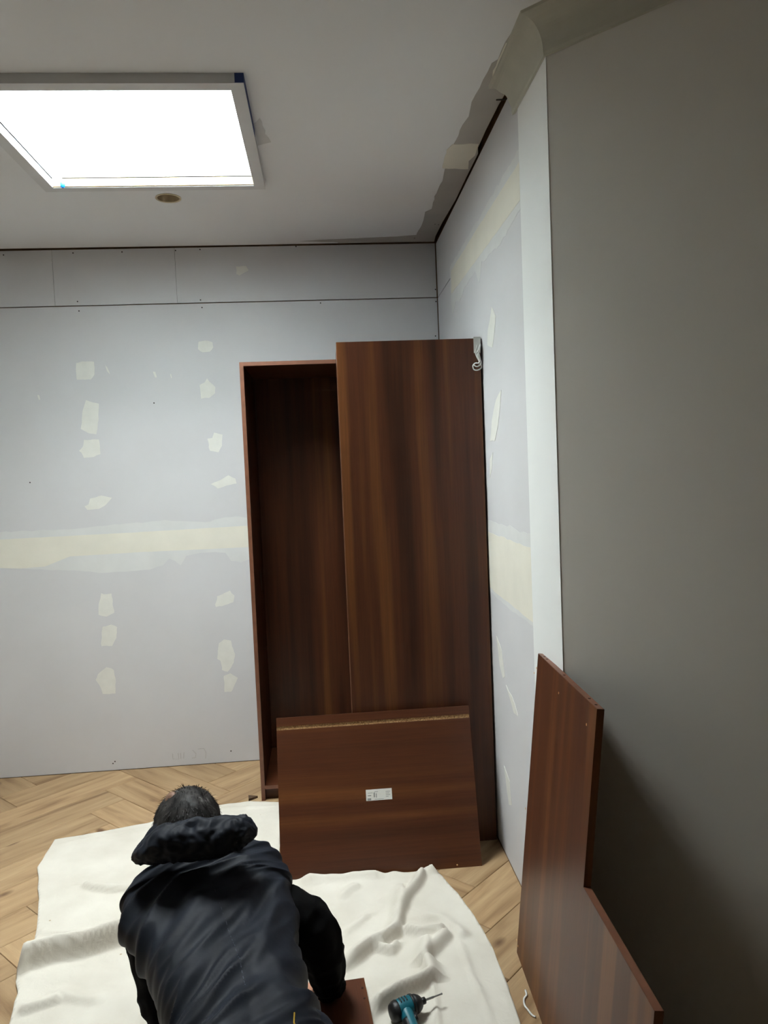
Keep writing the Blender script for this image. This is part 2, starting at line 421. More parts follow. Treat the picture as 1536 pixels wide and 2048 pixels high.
# taped joint: thin feathered skim, then the cream compound band
sk = [(-260, 1078), (0, 1064), (150, 1058), (250, 1047), (330, 1041), (420, 1044), (440, 1036), (470, 1033), (500, 1036), (500, 1118), (482, 1124), (462, 1122), (452, 1106), (430, 1104), (400, 1106),
      (372, 1112), (362, 1130), (350, 1122), (338, 1117), (326, 1130), (300, 1139), (262, 1142), (205, 1146), (150, 1141), (80, 1139), (0, 1136), (-260, 1150)]
decal(wall_back, 'skim_coat', jitter_outline(back_pts(sk), .03, .006, 1), (0, -.0007, 0), 'skim')
bd = [(-260, 1096), (0, 1079), (250, 1066), (500, 1051), (500, 1094), (250, 1106), (140, 1113), (90, 1133), (40, 1137), (0, 1136), (-260, 1148)]
decal(wall_back, 'joint_compound', jitter_outline(back_pts(bd), .05, .002, 2), (0, -.0014, 0), 'compound')
patches = [
 [(152, 727), (165, 724), (187, 723), (190, 735), (189, 750), (182, 759), (153, 759)],
 [(398, 683), (410, 681), (424, 684), (427, 695), (420, 703), (405, 705), (397, 698)],
 [(399, 770), (409, 765), (414, 756), (419, 764), (432, 775), (431, 786), (418, 796), (402, 797)],
 [(172, 801), (180, 803), (197, 807), (197, 840), (193, 868), (176, 866), (162, 858), (165, 825)],
 [(158, 901), (166, 893), (168, 880), (198, 879), (201, 908), (188, 914), (168, 916), (163, 905)],
 [(415, 878), (425, 876), (429, 865), (445, 869), (444, 892), (437, 905), (420, 901)],
 [(422, 968), (440, 960), (456, 951), (472, 957), (473, 967), (452, 972), (435, 977)],
 [(169, 1013), (178, 1008), (180, 998), (202, 991), (224, 995), (214, 1008), (196, 1018), (175, 1019)],
 [(203, 1187), (208, 1190), (222, 1187), (226, 1210), (228, 1226), (212, 1233), (197, 1230), (197, 1208)],
 [(203, 1265), (206, 1254), (222, 1249), (234, 1254), (233, 1276), (224, 1292), (203, 1292)],
 [(192, 1360), (196, 1348), (213, 1334), (228, 1340), (231, 1365), (231, 1387), (206, 1388), (201, 1375)],
 [(431, 1210), (435, 1193), (460, 1181), (468, 1192), (466, 1204), (445, 1212), (432, 1214)],
 [(437, 1286), (448, 1279), (462, 1282), (470, 1308), (468, 1325), (456, 1344), (444, 1340), (441, 1322), (435, 1318)],
 [(448, 1352), (460, 1346), (476, 1356), (463, 1384), (449, 1384)],
 [(211, 731), (215, 737), (220, 748), (214, 743)], [(306, 744), (310, 744), (313, 755), (310, 755)], [(342, 747), (344, 755), (343, 757), (340, 749)],
 [(75, 790), (79, 790), (82, 799), (79, 800)], [(472, 533), (492, 532), (497, 541), (480, 551), (473, 548)]]
for i, pl in enumerate(patches):
    decal(wall_back, 'filler_patch', jitter_outline(back_pts(pl), .015, .005, i), (0, -.0012, 0), 'filler')
def disc(parent, name, p, n, r, mat, t=.0008):
    return obj(name, lathe_bm([(0, r), (t, r)], V(p), n, 10), mat, parent)
for px, py in [(7, 510), (146, 506), (244, 504), (351, 501), (400, 499), (592, 493), (155, 603), (158, 622), (401, 600), (404, 615), (641, 606), (871, 579), (872, 603), (871, 672), (213, 1361), (226, 1527), (230, 1523), (462, 1502), (60, 965), (308, 806)]:
    disc(wall_back, 'screw_head', at(px, py, D) + V((0, .0002, 0)), (0, -1, 0), .0042, 'screw')
# faint pencil scribble low on the sheet
for pl in ([(345, 1507), (346, 1518), (358, 1518), (356, 1506)], [(361, 1506), (362, 1518)], [(368, 1505), (367, 1517)], [(385, 1500), (392, 1507), (391, 1515), (384, 1516)], [(396, 1498), (408, 1497), (412, 1505), (411, 1517)]):
    obj('pencil_mark', tube_bm([at(a, b, D) for a, b in pl], .0009, 5), 'pencil', wall_back)

# ---- alcove wall on the right
wall_right = tag(obj('wall_right', box_bm((XR + .013, YC + .02, -.02), (XR + .12, D + .12, H + .25)), 'void'), 'pale plasterboard alcove wall with taped joints', kind='structure')
board(wall_right, (XR, YC + .02, ZJ + .003), (XR + .014, D - .001, 3.117), 'plasterboard')
board(wall_right, (XR, YC + .02, 1.386), (XR + .014, D - .001, ZJ - .002), 'plasterboard')
board(wall_right, (XR, YC + .02, .002), (XR + .014, D - .001, 1.384), 'plasterboard')
def right_pts(pl): return [at_x(px, py, XR) for px, py in pl]
# white corner setting where the corner bead was plastered
obj('corner_setting', prism_bm([(XR, YC - .0012, .002), (XR, YC - .0012, 3.02), (XR, 2.685, 3.02), (XR, 2.69, 2.0), (XR, 2.688, 1.0), (XR, 2.69, .002)], (-.0016, 0, 0)), 'corner_white', wall_right)
def yz(pl): return [V((XR, y, z)) for y, z in pl]
decal(wall_right, 'skim_coat', jitter_outline(yz([(4.16, 2.855), (3.7, 2.86), (3.3, 2.865), (2.69, 2.875), (2.69, 2.665), (3.0, 2.64), (3.35, 2.66), (3.42, 2.59), (3.5, 2.66), (3.75, 2.65), (3.9, 2.61), (4.02, 2.64), (4.12, 2.58), (4.15, 2.68)]), .03, .012, 5), (-.0007, 0, 0), 'skim')
decal(wall_right, 'joint_compound', jitter_outline(yz([(4.12, 2.825), (3.4, 2.83), (2.69, 2.83), (2.69, 2.70), (3.4, 2.70), (4.13, 2.705)]), .05, .004, 6), (-.0013, 0, 0), 'compound')
decal(wall_right, 'skim_coat', jitter_outline(yz([(4.58, 1.50), (3.6, 1.51), (2.69, 1.50), (2.69, 1.155), (3.3, 1.17), (4.0, 1.25), (4.58, 1.25)]), .05, .015, 7), (-.0007, 0, 0), 'skim')
decal(wall_right, 'joint_compound', jitter_outline(yz([(4.58, 1.45), (3.4, 1.455), (2.69, 1.45), (2.69, 1.175), (3.3, 1.19), (4.58, 1.28)]), .05, .006, 8), (-.0013, 0, 0), 'compound')
for i, pl in enumerate([[(984, 612), (991, 632), (990, 660), (985, 694), (975, 690), (976, 660), (980, 640)], [(1003, 780), (1000, 810), (996, 850), (990, 884), (981, 880), (984, 840), (992, 800)],
                        [(986, 905), (984, 940), (980, 955), (980, 920)], [(993, 1270), (1003, 1300), (1010, 1350), (1006, 1356), (1000, 1330)], [(1012, 1370), (1030, 1405), (1036, 1432), (1028, 1425)],
                        [(1008, 1530), (1019, 1560), (1024, 1610), (1019, 1612), (1014, 1580)]]):
    decal(wall_right, 'filler_patch', jitter_outline(right_pts(pl), .04, .01, 20 + i), (-.0012, 0, 0), 'filler')

# ---- diagonal painted wall, running towards the camera from the corner
dg = V((1, -1, 0)).normalized(); dn = V((1, 1, 0)).normalized()
A0, A1 = V((XR, YC, 0)), V((XE, YE, 0))
pts = [A0 + V((0, .022, 0)), A0, A1, A1 + dn * .14, A0 + V((.14, .022, 0))]
tag(obj('wall_diagonal', prism_bm([p + V((0, 0, -.02)) for p in pts], (0, 0, H + .2)), 'paint_wall'), 'plain painted wall running diagonally from the alcove corner', kind='structure')
# ---- the walls out of view
tag(obj('wall_side', box_bm((XE, YB - .14, -.02), (XE + .14, YE + .1, H + .2)), 'paint_white'), 'plain painted side wall', kind='structure')
tag(obj('wall_rear', box_bm((XL, YB - .14, -.02), (XE, YB, H + .2)), 'paint_white'), 'plain painted rear wall', kind='structure')
tag(obj('wall_left', box_bm((XL - .14, YB - .14, -.02), (XL, D + .12, H + .2)), 'paint_white'), 'plain painted left wall', kind='structure')

# ---- ceiling with the skylight opening and the downlight hole
LX, LY, LR = at_z(336.5, 396, H).x, at_z(336.5, 396, H).y, .052
cb = bmesh.new(); ce = []
def loop(pts):
    vs = [cb.verts.new(p) for p in pts]
    for i in range(len(vs)): ce.append(cb.edges.new((vs[i], vs[(i + 1) % len(vs)])))
edge = [(XR - .010, 4.604), (XR - .018, 4.5), (XR - .016, 4.25), (XR - .010, 4.1), (XR - .003, 3.9), (XR - .004, 3.6), (XR - .003, 3.34), (XR - .016, 3.28), (XR - .018, 3.1), (XR - .015, 2.9), (XR - .006, 2.74)]
loop([(XL, 4.592, H), (-1.6, 4.598, H), (-.4, 4.606, H)] + [(x, y, H) for x, y in edge] + [(XR, 2.6, H), (XR, YC, H), (XE, YE, H), (XE, YB, H), (XL, YB, H)])
loop([(SKX0, SKY0, H), (SKX1, SKY0, H), (SKX1, SKY1, H), (SKX0, SKY1, H)])
loop([(LX + LR * math.cos(a * math.pi / 12), LY + LR * math.sin(a * math.pi / 12), H) for a in range(24)])
bmesh.ops.triangle_fill(cb, use_beauty=True, edges=ce)
ex = bmesh.ops.extrude_face_region(cb, geom=list(cb.faces))
bmesh.ops.translate(cb, vec=(0, 0, .013), verts=[g for g in ex['geom'] if isinstance(g, bmesh.types.BMVert)])
bmesh.ops.recalc_face_normals(cb, faces=cb.faces)
ceiling = tag(obj('ceiling', cb, 'ceiling'), 'painted plaster ceiling with a skylight opening', kind='structure')
# dark roof space above the open joints
rb = bmesh.new()
box_bm((XL - .1, 4.3, H + .06), (XR + .1, D + .1, H + .09), 0, rb); box_bm((XR - .3, YC, H + .06), (XR + .1, 4.3, H + .09), 0, rb)
box_bm((XR - .3, YC + .1, H + .014), (XR - .28, 4.3, H + .06), 0, rb); box_bm((XL, 4.3, H + .014), (XR - .28, 4.32, H + .06), 0, rb)
obj('roof_void', rb, 'void', ceiling)
def ceil_pts(pl): return [at_z(px, py, H) for px, py in pl]
cz = (0, 0, -.0008)
outer = [V((.15, 4.585, H))] + ceil_pts([(600, 482), (700, 477), (790, 473), (832, 470), (846, 446), (850, 424), (863, 418), (872, 386), (885, 362), (890, 338), (908, 290), (925, 250), (938, 232), (944, 204), (966, 160), (984, 126), (996, 118), (1010, 84), (1030, 52)]) + [V((XR - .078, 2.36, H))]
bare = jitter_outline(outer, .04, .006, 31, closed=False) + [V((XR - .078, 2.36, H)), V((XR - .05, 2.70, H))] + [V((x - .0004, y, H)) for x, y in reversed(edge)] + [V((.15, 4.6, H))]
decal(ceiling, 'bare_plaster_strip', bare, cz, 'bare_ceiling')
decal(ceiling, 'filler_patch', jitter_outline(ceil_pts([(884, 336), (893, 300), (905, 289), (940, 287), (957, 288), (950, 310), (938, 322), (936, 338)]), .03, .005, 32), (0, 0, -.0014), 'compound')
decal(ceiling, 'filler_patch', jitter_outline(ceil_pts([(984, 152), (995, 120), (1012, 84), (1021, 92), (1010, 118)]), .03, .006, 33), (0, 0, -.0014), 'compound')
decal(ceiling, 'primer_patch', jitter_outline(ceil_pts([(505, 250), (520, 235), (532, 268), (543, 284), (512, 292)]), .03, .006, 34), cz, 'smudge')
for px, py in ((870, 448), (877, 449), (829, 476)):
    disc(ceiling, 'screw_head', at_z(px, py, H), (0, 0, -1), .004, 'screw', .0016)
nl = at_z(1004, 196, H)
obj('bent_nail', tube_bm([nl + V((-.02, .01, -.002)), nl + V((.01, 0, -.006)), nl + V((.03, -.01, -.002))], .003, 6), 'screw', ceiling)

# ---- cove cornice round the outside corner, broken off over the alcove
prof = [(.086, 0), (.084, -.008), (.076, -.010)]
for k in range(1, 12):
    a = k / 12 * math.pi / 2
    prof.append((.010 + .066 * (1 - math.sin(a)), -.010 - .092 * (1 - math.cos(a))))
prof += [(.010, -.104), (.008, -.114), (0, -.116)]
cbm = bmesh.new(); secs = []
n0, n1 = V((-1, 0, 0)), -dn
mit = (n0 + n1).normalized(); mit = mit / mit.dot(n0)
for base, dirn in ((V((XR, 2.715, 0)), n0), (A0.copy(), mit), (A1.copy(), n1)):
    ring = []
    for i, (o_, z_) in enumerate(prof):
        p = base + dirn * o_ + V((0, 0, H + z_))
        if base.y > 2.7: p += V((0, .004 * math.sin(i * 1.3) + .045 * math.sin(math.pi * min(1, o_ / .075) * .5 + .3) * (o_ > .002), 0))   # ragged break
        ring.append(cbm.verts.new(p))
    ring.append(cbm.verts.new(base + V((0, 0, H)))); secs.append(ring)
for a, b in zip(secs, secs[1:]):
    for k in range(len(a)): cbm.faces.new((a[k], a[(k + 1) % len(a)], b[(k + 1) % len(a)], b[k]))
for e in (secs[0], secs[-1]):
    bmesh.ops.triangle_fill(cbm, edges=[cbm.edges.get((e[i], e[(i + 1) % len(e)])) for i in range(len(e))])
bmesh.ops.recalc_face_normals(cbm, faces=cbm.faces)
cor = tag(obj('trim_1', cbm, 'cornice'), 'grey plaster cove cornice turning the wall corner', kind='structure')
# ---- skylight: shaft, trim, glazing
sky = empty('window_2', ((SKX0 + SKX1) / 2, (SKY0 + SKY1) / 2, H)); tag(sky, 'bright ceiling skylight with a deep white shaft', kind='structure')
def child(o, parent):
    o.parent = parent; o.matrix_parent_inverse = Matrix.Translation(-parent.location); return o
t = .012; FZ = H - .034; tw = .046
def skylight(sky, x0, x1, y0, y1):
    for lo, hi in (((x0 - t, y0 - t, H), (x0, y1 + t, SKZ + .03)), ((x1, y0 - t, H), (x1 + t, y1 + t, SKZ + .03)), ((x0, y0 - t, H), (x1, y0, SKZ + .03)), ((x0, y1, H), (x1, y1 + t, SKZ + .03))):
        child(obj('shaft_wall', box_bm(lo, hi), 'shaft'), sky)
    child(obj('corner_strip', box_bm((x0 + .002, y1 - .006, H), (x0 + .044, y1, SKZ - .02)), 'shaft_strip'), sky)
    child(obj('timber_strip', box_bm((x0 + .003, y1 - .010, FZ + .004), (x1 - .003, y1 - .0005, H + .004)), 'pine'), sky)
    child(obj('pane', box_bm((x0, y0, SKZ), (x1, y1, SKZ + .008)), 'sky_glass'), sky)
    for lo, hi in (((x0 - tw, y0 - tw, FZ), (x0 + .003, y1 + tw, H + .001)), ((x1 - .003, y0 - tw, FZ), (x1 + tw, y1 + tw, H + .001)), ((x0 + .003, y0 - tw, FZ), (x1 - .003, y0 + .003, H + .001)), ((x0 + .003, y1 - .0004, FZ), (x1 - .003, y1 + tw, H + .001))):
        child(obj('trim_board', box_bm(lo, hi, .001), 'frame_white'), sky)
skylight(sky, SKX0, SKX1, SKY0, SKY1)
ox0, ox1, oy0, oy1 = SKX0 - tw, SKX1 + tw, SKY0 - tw, SKY1 + tw
tb = bmesh.new()
box_bm((ox1 - .03, oy0 - .0012, FZ + .002), (ox1 + .0012, oy0, H), 0, tb); box_bm((ox1, oy0, FZ + .002), (ox1 + .0012, oy0 + .42, H), 0, tb)
child(obj('blue_tape', tb, 'tape_blue'), sky)
bp_ = at(125, 369, SKY1 - .03)
child(obj('blue_plug', ellipsoid_bm(bp_, ((.012, 0, 0), (0, .012, 0), (0, 0, .016)), u=12, v=8), 'plug_blue'), sky)

# ---- downlight
dl = empty('downlight', (LX, LY, H)); tag(dl, 'round recessed champagne downlight in the ceiling beside the skylight', 'downlight')
tr_ = bmesh.new(); rr_ = [[tr_.verts.new((LX + r_ * math.cos(2 * math.pi * k / 32), LY + r_ * math.sin(2 * math.pi * k / 32), H + z_)) for k in range(32)] for z_, r_ in ((0, .0515), (0, .062), (-.003, .062), (-.004, .057), (-.002, .0515))]
for a, b in zip(rr_, rr_[1:] + rr_[:1]):
    for k in range(32): tr_.faces.new((a[k], a[(k + 1) % 32], b[(k + 1) % 32], b[k]))
bmesh.ops.recalc_face_normals(tr_, faces=tr_.faces)
child(obj('trim_ring', tr_, 'brass'), dl)
rm = bmesh.new(); segs = 32
prev = None
for z_, r_ in ((-.001, .0515), (.03, .046), (.06, .036), (.08, .028)):
    ring = [rm.verts.new((LX + r_ * math.cos(2 * math.pi * k / segs), LY + r_ * math.sin(2 * math.pi * k / segs), H + z_)) for k in range(segs)]
    if prev:
        for k in range(segs): rm.faces.new((prev[k], ring[k], ring[(k + 1) % segs], prev[(k + 1) % segs]))
    prev = ring
child(obj('reflector', rm, 'brass', smooth=True), dl)
child(obj('lamp', lathe_bm([(.072, .033), (.068, .030)], (LX, LY, H), (0, 0, 1), 24), 'lamp'), dl)

# ================================================================== WARDROBES AND PANELS
def part(name, lo, hi, mat, parent, bev=.0012):
    return child(obj(name, box_bm(lo, hi, bev), mat), parent)
# open carcass against the back wall; local meshes stay in room coordinates
CX0, CX1, CF, CB, CH, TH = -.412, .588, 4.02, 4.603, 2.352, .021
c1 = empty('wardrobe_carcass', (CX0 + .5, CF + .29, 0)); tag(c1, 'open fronted dark walnut wardrobe carcass against the plasterboard back wall', 'wardrobe')
part('side_panel', (CX0, CF, 0), (CX0 + TH, CB, CH), 'walnut_z', c1)
part('side_panel', (CX1 - TH, CF, 0), (CX1, CB, CH), 'walnut_z', c1)
part('top_panel', (CX0 + TH + .0004, CF, CH - TH), (CX1 - TH - .0004, CB, CH), 'walnut_x', c1)
part('bottom_panel', (CX0 + TH + .0004, CF, .062), (CX1 - TH - .0004, CB - .012, .062 + TH), 'walnut_x', c1)
part('plinth', (CX0 + TH + .0004, CF + .03, 0), (CX1 - TH - .0004, CF + .048, .0615), 'walnut_x', c1)
part('back_panel', (CX0 + TH + .0004, CB - .010, .084), (CX1 - TH - .0004, CB - .001, CH - TH - .0004), 'walnut_z', c1)
for lo, hi in (((CX0 + .0002, CF - .0008, .0005), (CX0 + TH - .0002, CF + .0005, CH - .0005)), ((CX0 + TH, CF - .0008, CH - TH + .0005), (CX1 - TH, CF + .0005, CH - .0005)), ((CX0 + TH + .001, CF - .0008, .0625), (CX1 - TH - .001, CF + .0005, .0615 + TH))):
    part('edge_band', lo, hi, 'walnut_edge', c1, 0)
hp = at_x(522, 1160, CX0 + TH)
part('hinge_strip', (CX0 + TH, hp.y - .004, hp.z - .06), (CX0 + TH + .002, hp.y + .004, hp.z + .06), 'steel', c1, 0)

# second tall carcass, turned with a flat side to the room, tight in the corner by the alcove wall
TX0, TX1, TF, TB, TZ = .084, .735, 3.400, 3.74, 2.336
c2 = empty('wardrobe_carcass', ((TX0 + TX1) / 2, (TF + TB) / 2, 0)); tag(c2, 'tall dark walnut wardrobe carcass with a flat closed face, standing tight against the alcove wall', 'wardrobe')
part('face_panel', (TX0, TF, 0), (TX1, TF + .02, TZ), 'walnut_z', c2)
part('side_panel', (TX0 + .003, TF + .0205, 0), (TX0 + .023, TB, TZ - .001), 'walnut_z', c2)
part('side_panel', (TX1 - .023, TF + .0205, 0), (TX1 - .003, TB, TZ - .001), 'walnut_z', c2)
part('top_panel', (TX0 + .0235, TF + .0205, TZ - .021), (TX1 - .0235, TB, TZ - .001), 'walnut_x', c2)
part('bottom_panel', (TX0 + .0235, TF + .0205, .06), (TX1 - .0235, TB, .08), 'walnut_x', c2)
part('edge_band', (TX0 - .0008, TF + .001, .001), (TX0 + .0002, TF + .019, TZ - .001), 'walnut_edge', c2, 0)

# corner guard on its top corner with a hank of white cord
g0 = bmesh.new()
box_bm((TX1 - .030, TF - .004, TZ - .066), (TX1 + .001, TF - .0003, TZ + .004), .0008, g0); box_bm((TX1 - .030, TF - .004, TZ + .0005), (TX1 + .001, TF + .045, TZ + .006), .0008, g0)
cg = tag(obj('corner_guard', g0, 'foam'), 'pale foam corner guard on the top corner of the closed tall wardrobe', 'corner guard')
def cordpts(pl, off): return [at(px, py, TF - off) for px, py in pl]
cm = bmesh.new()
for pl, off in (([(955, 690), (951, 703), (953, 712), (958, 722), (960, 728), (952, 726), (946, 731), (948, 739), (956, 740), (963, 735), (961, 728)], .010),
                ([(960, 690), (957, 702), (960, 716), (962, 727), (955, 733), (949, 731), (949, 727), (957, 726), (960, 718), (956, 704)], .014),
                ([(953, 706), (957, 700), (961, 688), (959, 700), (956, 712), (961, 722)], .018), ([(954, 700), (955, 712), (959, 720)], .012)):
    tube_bm(cordpts(pl, off), .0028, 6, cm, steps=40)
tag(obj('white_cord', cm, 'white_plastic', smooth=True), 'small hank of white cord hanging from the wardrobe corner guard', 'cord')

# grooved board leaning on the closed wardrobe
BX0, BX1, BW, BT = -.262, .618, .685, .020
lean = math.asin(.190 / BW)
pr = [(0, 0), (0, BW), (BT, BW), (BT, 0)]
gz0, gz1, gd = BW - .054, BW - .037, .006
pr = [(0, 0), (0, gz0), (gd, gz0), (gd, gz1), (0, gz1), (0, BW), (BT, BW), (BT, 0)]
bb = bmesh.new()
hw = (BX1 - BX0) / 2
ra = [bb.verts.new((-hw, a, b)) for a, b in pr]; rb_ = [bb.verts.new((hw, a, b)) for a, b in pr]
for k in range(len(pr)): bb.faces.new((ra[k], ra[(k + 1) % len(pr)], rb_[(k + 1) % len(pr)], rb_[k]))
for rr in (ra, rb_): bmesh.ops.triangle_fill(bb, edges=[bb.edges.get((rr[i], rr[(i + 1) % len(rr)])) for i in range(len(rr))])
bmesh.ops.recalc_face_normals(bb, faces=bb.faces)
lb = tag(obj('grooved_board', bb, 'walnut_x'), 'wide dark walnut board with a raw groove and white sticker, leaning on the closed wardrobe', 'board')
lb.location = ((BX0 + BX1) / 2, 3.182, .001); lb.rotation_euler = (-lean, 0, 0)
gs = obj('groove_lining', box_bm((-hw + .0005, gd - .0012, gz0 + .0004), (hw - .0005, gd + .0005, gz1 - .0004)), 'chip', lb)
st = obj('sticker', box_bm((-.058, -.0007, -.0235), (.058, 0, .0235), .0003), 'label_white', lb)
bpy.context.view_layer.update()
# sticker sits where the sight line through (758,1589) meets the face
inv = lb.matrix_world.inverted(); o_, d_ = inv @ CAM, inv.to_3x3() @ sight(758, 1589); q = o_ + d_ * (-o_.y / d_.y)
st.location = q
for x0, x1, z0, z1 in ((-.050, -.028, .008, .010), (-.05, -.035, -.004, .000), (-.052, -.036, -.022, -.013), (-.024, -.018, -.010, .010), (-.014, -.010, -.012, .006), (-.02, -.004, .012, .014), (.030, .050, .010, .012), (.030, .046, .003, .005), (.030, .050, -.004, -.002), (.030, .042, -.011, -.009), (-.02, .02, -.020, -.018)):
    obj('print_mark', box_bm((x0, -.0010, z0), (x1, -.0006, z1)), 'ink', st)
for hx in (-.40, -.02, .33): disc(lb, 'drilled_hole', (hx, .0002, .012), (0, -1, 0), .0035, 'hole')

# L-shaped panel leaning on the outside corner
Bf = V((.617, 2.582, .001)); tdir = V((-.030, -1, 0)).normalized(); rdir = V((1, -.030, 0)).normalized()
k_ = (2.582 - YC)
LT = .021; LH = 1.092
xb = Bf.x - .030 * k_                      # foot line where it passes the corner
th = math.asin((XR - .003 - LT - xb) / LH)
udir = (rdir * math.sin(th) + V((0, 0, math.cos(th)))).normalized(); ndir = (rdir * math.cos(th) - V((0, 0, math.sin(th))))
def onL(px, py):
    d = sight(px, py); tt = (Bf - CAM).dot(ndir) / d.dot(ndir); q = CAM + d * tt - Bf
    return q.dot(tdir), q.dot(udir)
s1 = onL(1187, 1440)[0]; s2, w2 = onL(1172, 1775); s3, w3 = onL(1308, 2032)
SW = (s1 + s2) / 2; WN = (w2 + w3) / 2
outl = [(0, 0), (0, LH), (SW, LH), (SW, WN), (s3, WN), (s3, 0)]
lm = bmesh.new()
vs = [lm.verts.new((s, 0, w)) for s, w in outl]
bmesh.ops.triangle_fill(lm, edges=[lm.edges.new((vs[i], vs[(i + 1) % 6])) for i in range(6)])
ex = bmesh.ops.extrude_face_region(lm, geom=list(lm.faces)); bmesh.ops.translate(lm, vec=(0, LT, 0), verts=[g for g in ex['geom'] if isinstance(g, bmesh.types.BMVert)])
bmesh.ops.recalc_face_normals(lm, faces=lm.faces)
lp = tag(obj('l_shaped_panel', lm, 'walnut_z'), 'dark walnut L-shaped panel leaning on the white wall corner', 'panel')
lp.matrix_world = Matrix(((tdir.x, ndir.x, udir.x, Bf.x), (tdir.y, ndir.y, udir.y, Bf.y), (tdir.z, ndir.z, udir.z, Bf.z), (0, 0, 0, 1)))
for lo, hi in (((0.0005, .001, LH - .0004), (SW - .0005, LT - .001, LH + .0007)), ((SW + .001, .001, WN - .0004), (s3 - .0005, LT - .001, WN + .0007))):
    obj('edge_band', box_bm(lo, hi), 'walnut_edge', lp)
for px, py in ((1073, 1336), (1068.5, 1346), (1117.5, 1386), (1173, 1449), (1051, 1617), (1033.5, 1880), (1036, 1892)):
    s, w = onL(px, py); disc(lp, 'drilled_hole', (s, .0002, w), (0, -1, 0), .0038, 'hole')
for fs in (.05, .085, .30, .56, .62): disc(lp, 'dowel_hole', (fs * SW / .66, LT / 2, LH + .0006), (0, 0, 1), .0042, 'hole_dark')

# ================================================================== DROP CLOTH
outline = [at_z(px, py, 0) for px, py in ((110, 1682), (92, 1712), (75, 1738), (78, 1790), (75, 1850), (66, 1912), (42, 1935), (32, 1968), (36, 1990), (20, 2048))]
outline += [V((-1.02, 2.0, 0)), V((-.95, 1.35, 0)), V((-.3, 1.25, 0)), V((.45, 1.35, 0)), V((.50, 1.9, 0))]
outline += [at_z(px, py, 0) for px, py in ((1040, 2048), (1010, 1960), (980, 1890), (950, 1838), (915, 1790), (885, 1757), (868, 1744))]
outline += [V((.33, 3.160, 0)), V((.24, 3.165, 0)), V((.1, 3.168, 0)), V((-.05, 3.172, 0)), V((-.19, 3.178, 0)), V((-.275, 3.19, 0)), V((-.285, 3.5, 0)), V((-.30, 3.97, 0))]
outline += [at_z(px, py, 0) for px, py in ((555, 1607), (500, 1606), (440, 1613), (370, 1630), (295, 1649), (200, 1667))]
OUT = jitter_outline(outline, .04, .006, 41)
ox = np.array([p.x for p in OUT]); oy = np.array([p.y for p in OUT])
def poly(pl, z=.01): return np.array([at_z(px, py, z)[:2] for px, py in pl])
# ridges: (polyline, height, width on the far side, width on the near side)
FOLDS = [
 (poly([(20, 1958), (60, 1935), (110, 1922), (170, 1912), (240, 1887), (300, 1870), (400, 1840)]), .062, .055, .022),
 (poly([(120, 1902), (190, 1886), (250, 1872), (320, 1850)]), .032, .045, .018),
 (poly([(165, 1772), (180, 1778), (215, 1783), (260, 1782), (330, 1776)]), .018, .05, .012),
 (poly([(35, 2030), (80, 2014), (125, 2000)]), .016, .05, .018),
 (poly([(75, 1866), (120, 1866), (200, 1872)]), .008, .05, .03),
 (poly([(110, 1690), (200, 1676), (310, 1655), (440, 1620), (550, 1612)]), .006, .02, .012),
 (poly([(803, 1772), (806, 1800), (800, 1850), (795, 1872), (765, 1893), (740, 1903), (700, 1935), (660, 1960)]), .034, .05, .020),
 (poly([(735, 1893), (750, 1902), (785, 1908), (800, 1890)]), .020, .03, .014),
 (poly([(800, 1862), (840, 1872), (870, 1868), (895, 1862)]), .022, .03, .018),
 (poly([(850, 1745), (838, 1770), (815, 1800), (806, 1830)]), .028, .035, .020),
 (poly([(770, 1748), (800, 1738), (830, 1733), (860, 1742), (872, 1750)]), .024, .030, .050),
 (poly([(600, 1760), (650, 1752), (720, 1748), (770, 1747)]), .030, .012, .07),
 (poly([(858, 1878), (856, 1900), (852, 1930), (862, 1962), (845, 1974), (800, 1994), (760, 2020), (735, 2040)]), .034, .05, .022),
 (poly([(900, 1870), (880, 1890), (858, 1915), (850, 1930)]), .026, .04, .03),
 (poly([(840, 1838), (880, 1840), (915, 1862), (930, 1880)]), .014, .04, .03),
 (poly([(917, 1880), (935, 1930), (955, 1980), (985, 2048)]), .006, .02, .006),
 (poly([(857, 1880), (866, 1950), (872, 2010), (878, 2060)]), .007, .02, .006),
 (poly([(680, 1800), (700, 1780), (720, 1772)]), .010, .03, .03),
 (poly([(690, 1870), (720, 1845), (740, 1830)]), .008, .03, .015),
 (poly([(110, 1985), (150, 1998), (200, 2005)]), .010, .04, .03),
]
def segdist(P, A, B):
    d = B - A; L2 = (d ** 2).sum(); t = np.clip(((P - A) @ d) / L2, 0, 1); C = A + t[:, None] * d
    return np.hypot(*(P - C).T), t, np.where(P[:, 1] - C[:, 1] >= 0, 1, -1)
def inside(px, py):
    c = np.zeros(len(px), bool); j = len(ox) - 1
    for i in range(len(ox)):
        with np.errstate(divide='ignore', invalid='ignore'):
            x = (ox[j] - ox[i]) * (py - oy[i]) / (oy[j] - oy[i]) + ox[i]
        c ^= ((oy[i] > py) != (oy[j] > py)) & (px < x); j = i
    return c
def outline_near(P):
    best = np.full(len(P), 9.0); bp = P.copy()
    for i in range(len(ox)):
        A = np.array((ox[i], oy[i])); B = np.array((ox[(i + 1) % len(ox)], oy[(i + 1) % len(ox)])); d = B - A
        t = np.clip(((P - A) @ d) / max((d ** 2).sum(), 1e-9), 0, 1); C = A + t[:, None] * d; r = np.hypot(*(P - C).T); m = r < best
        best[m] = r[m]; bp[m] = C[m]
    return best, bp
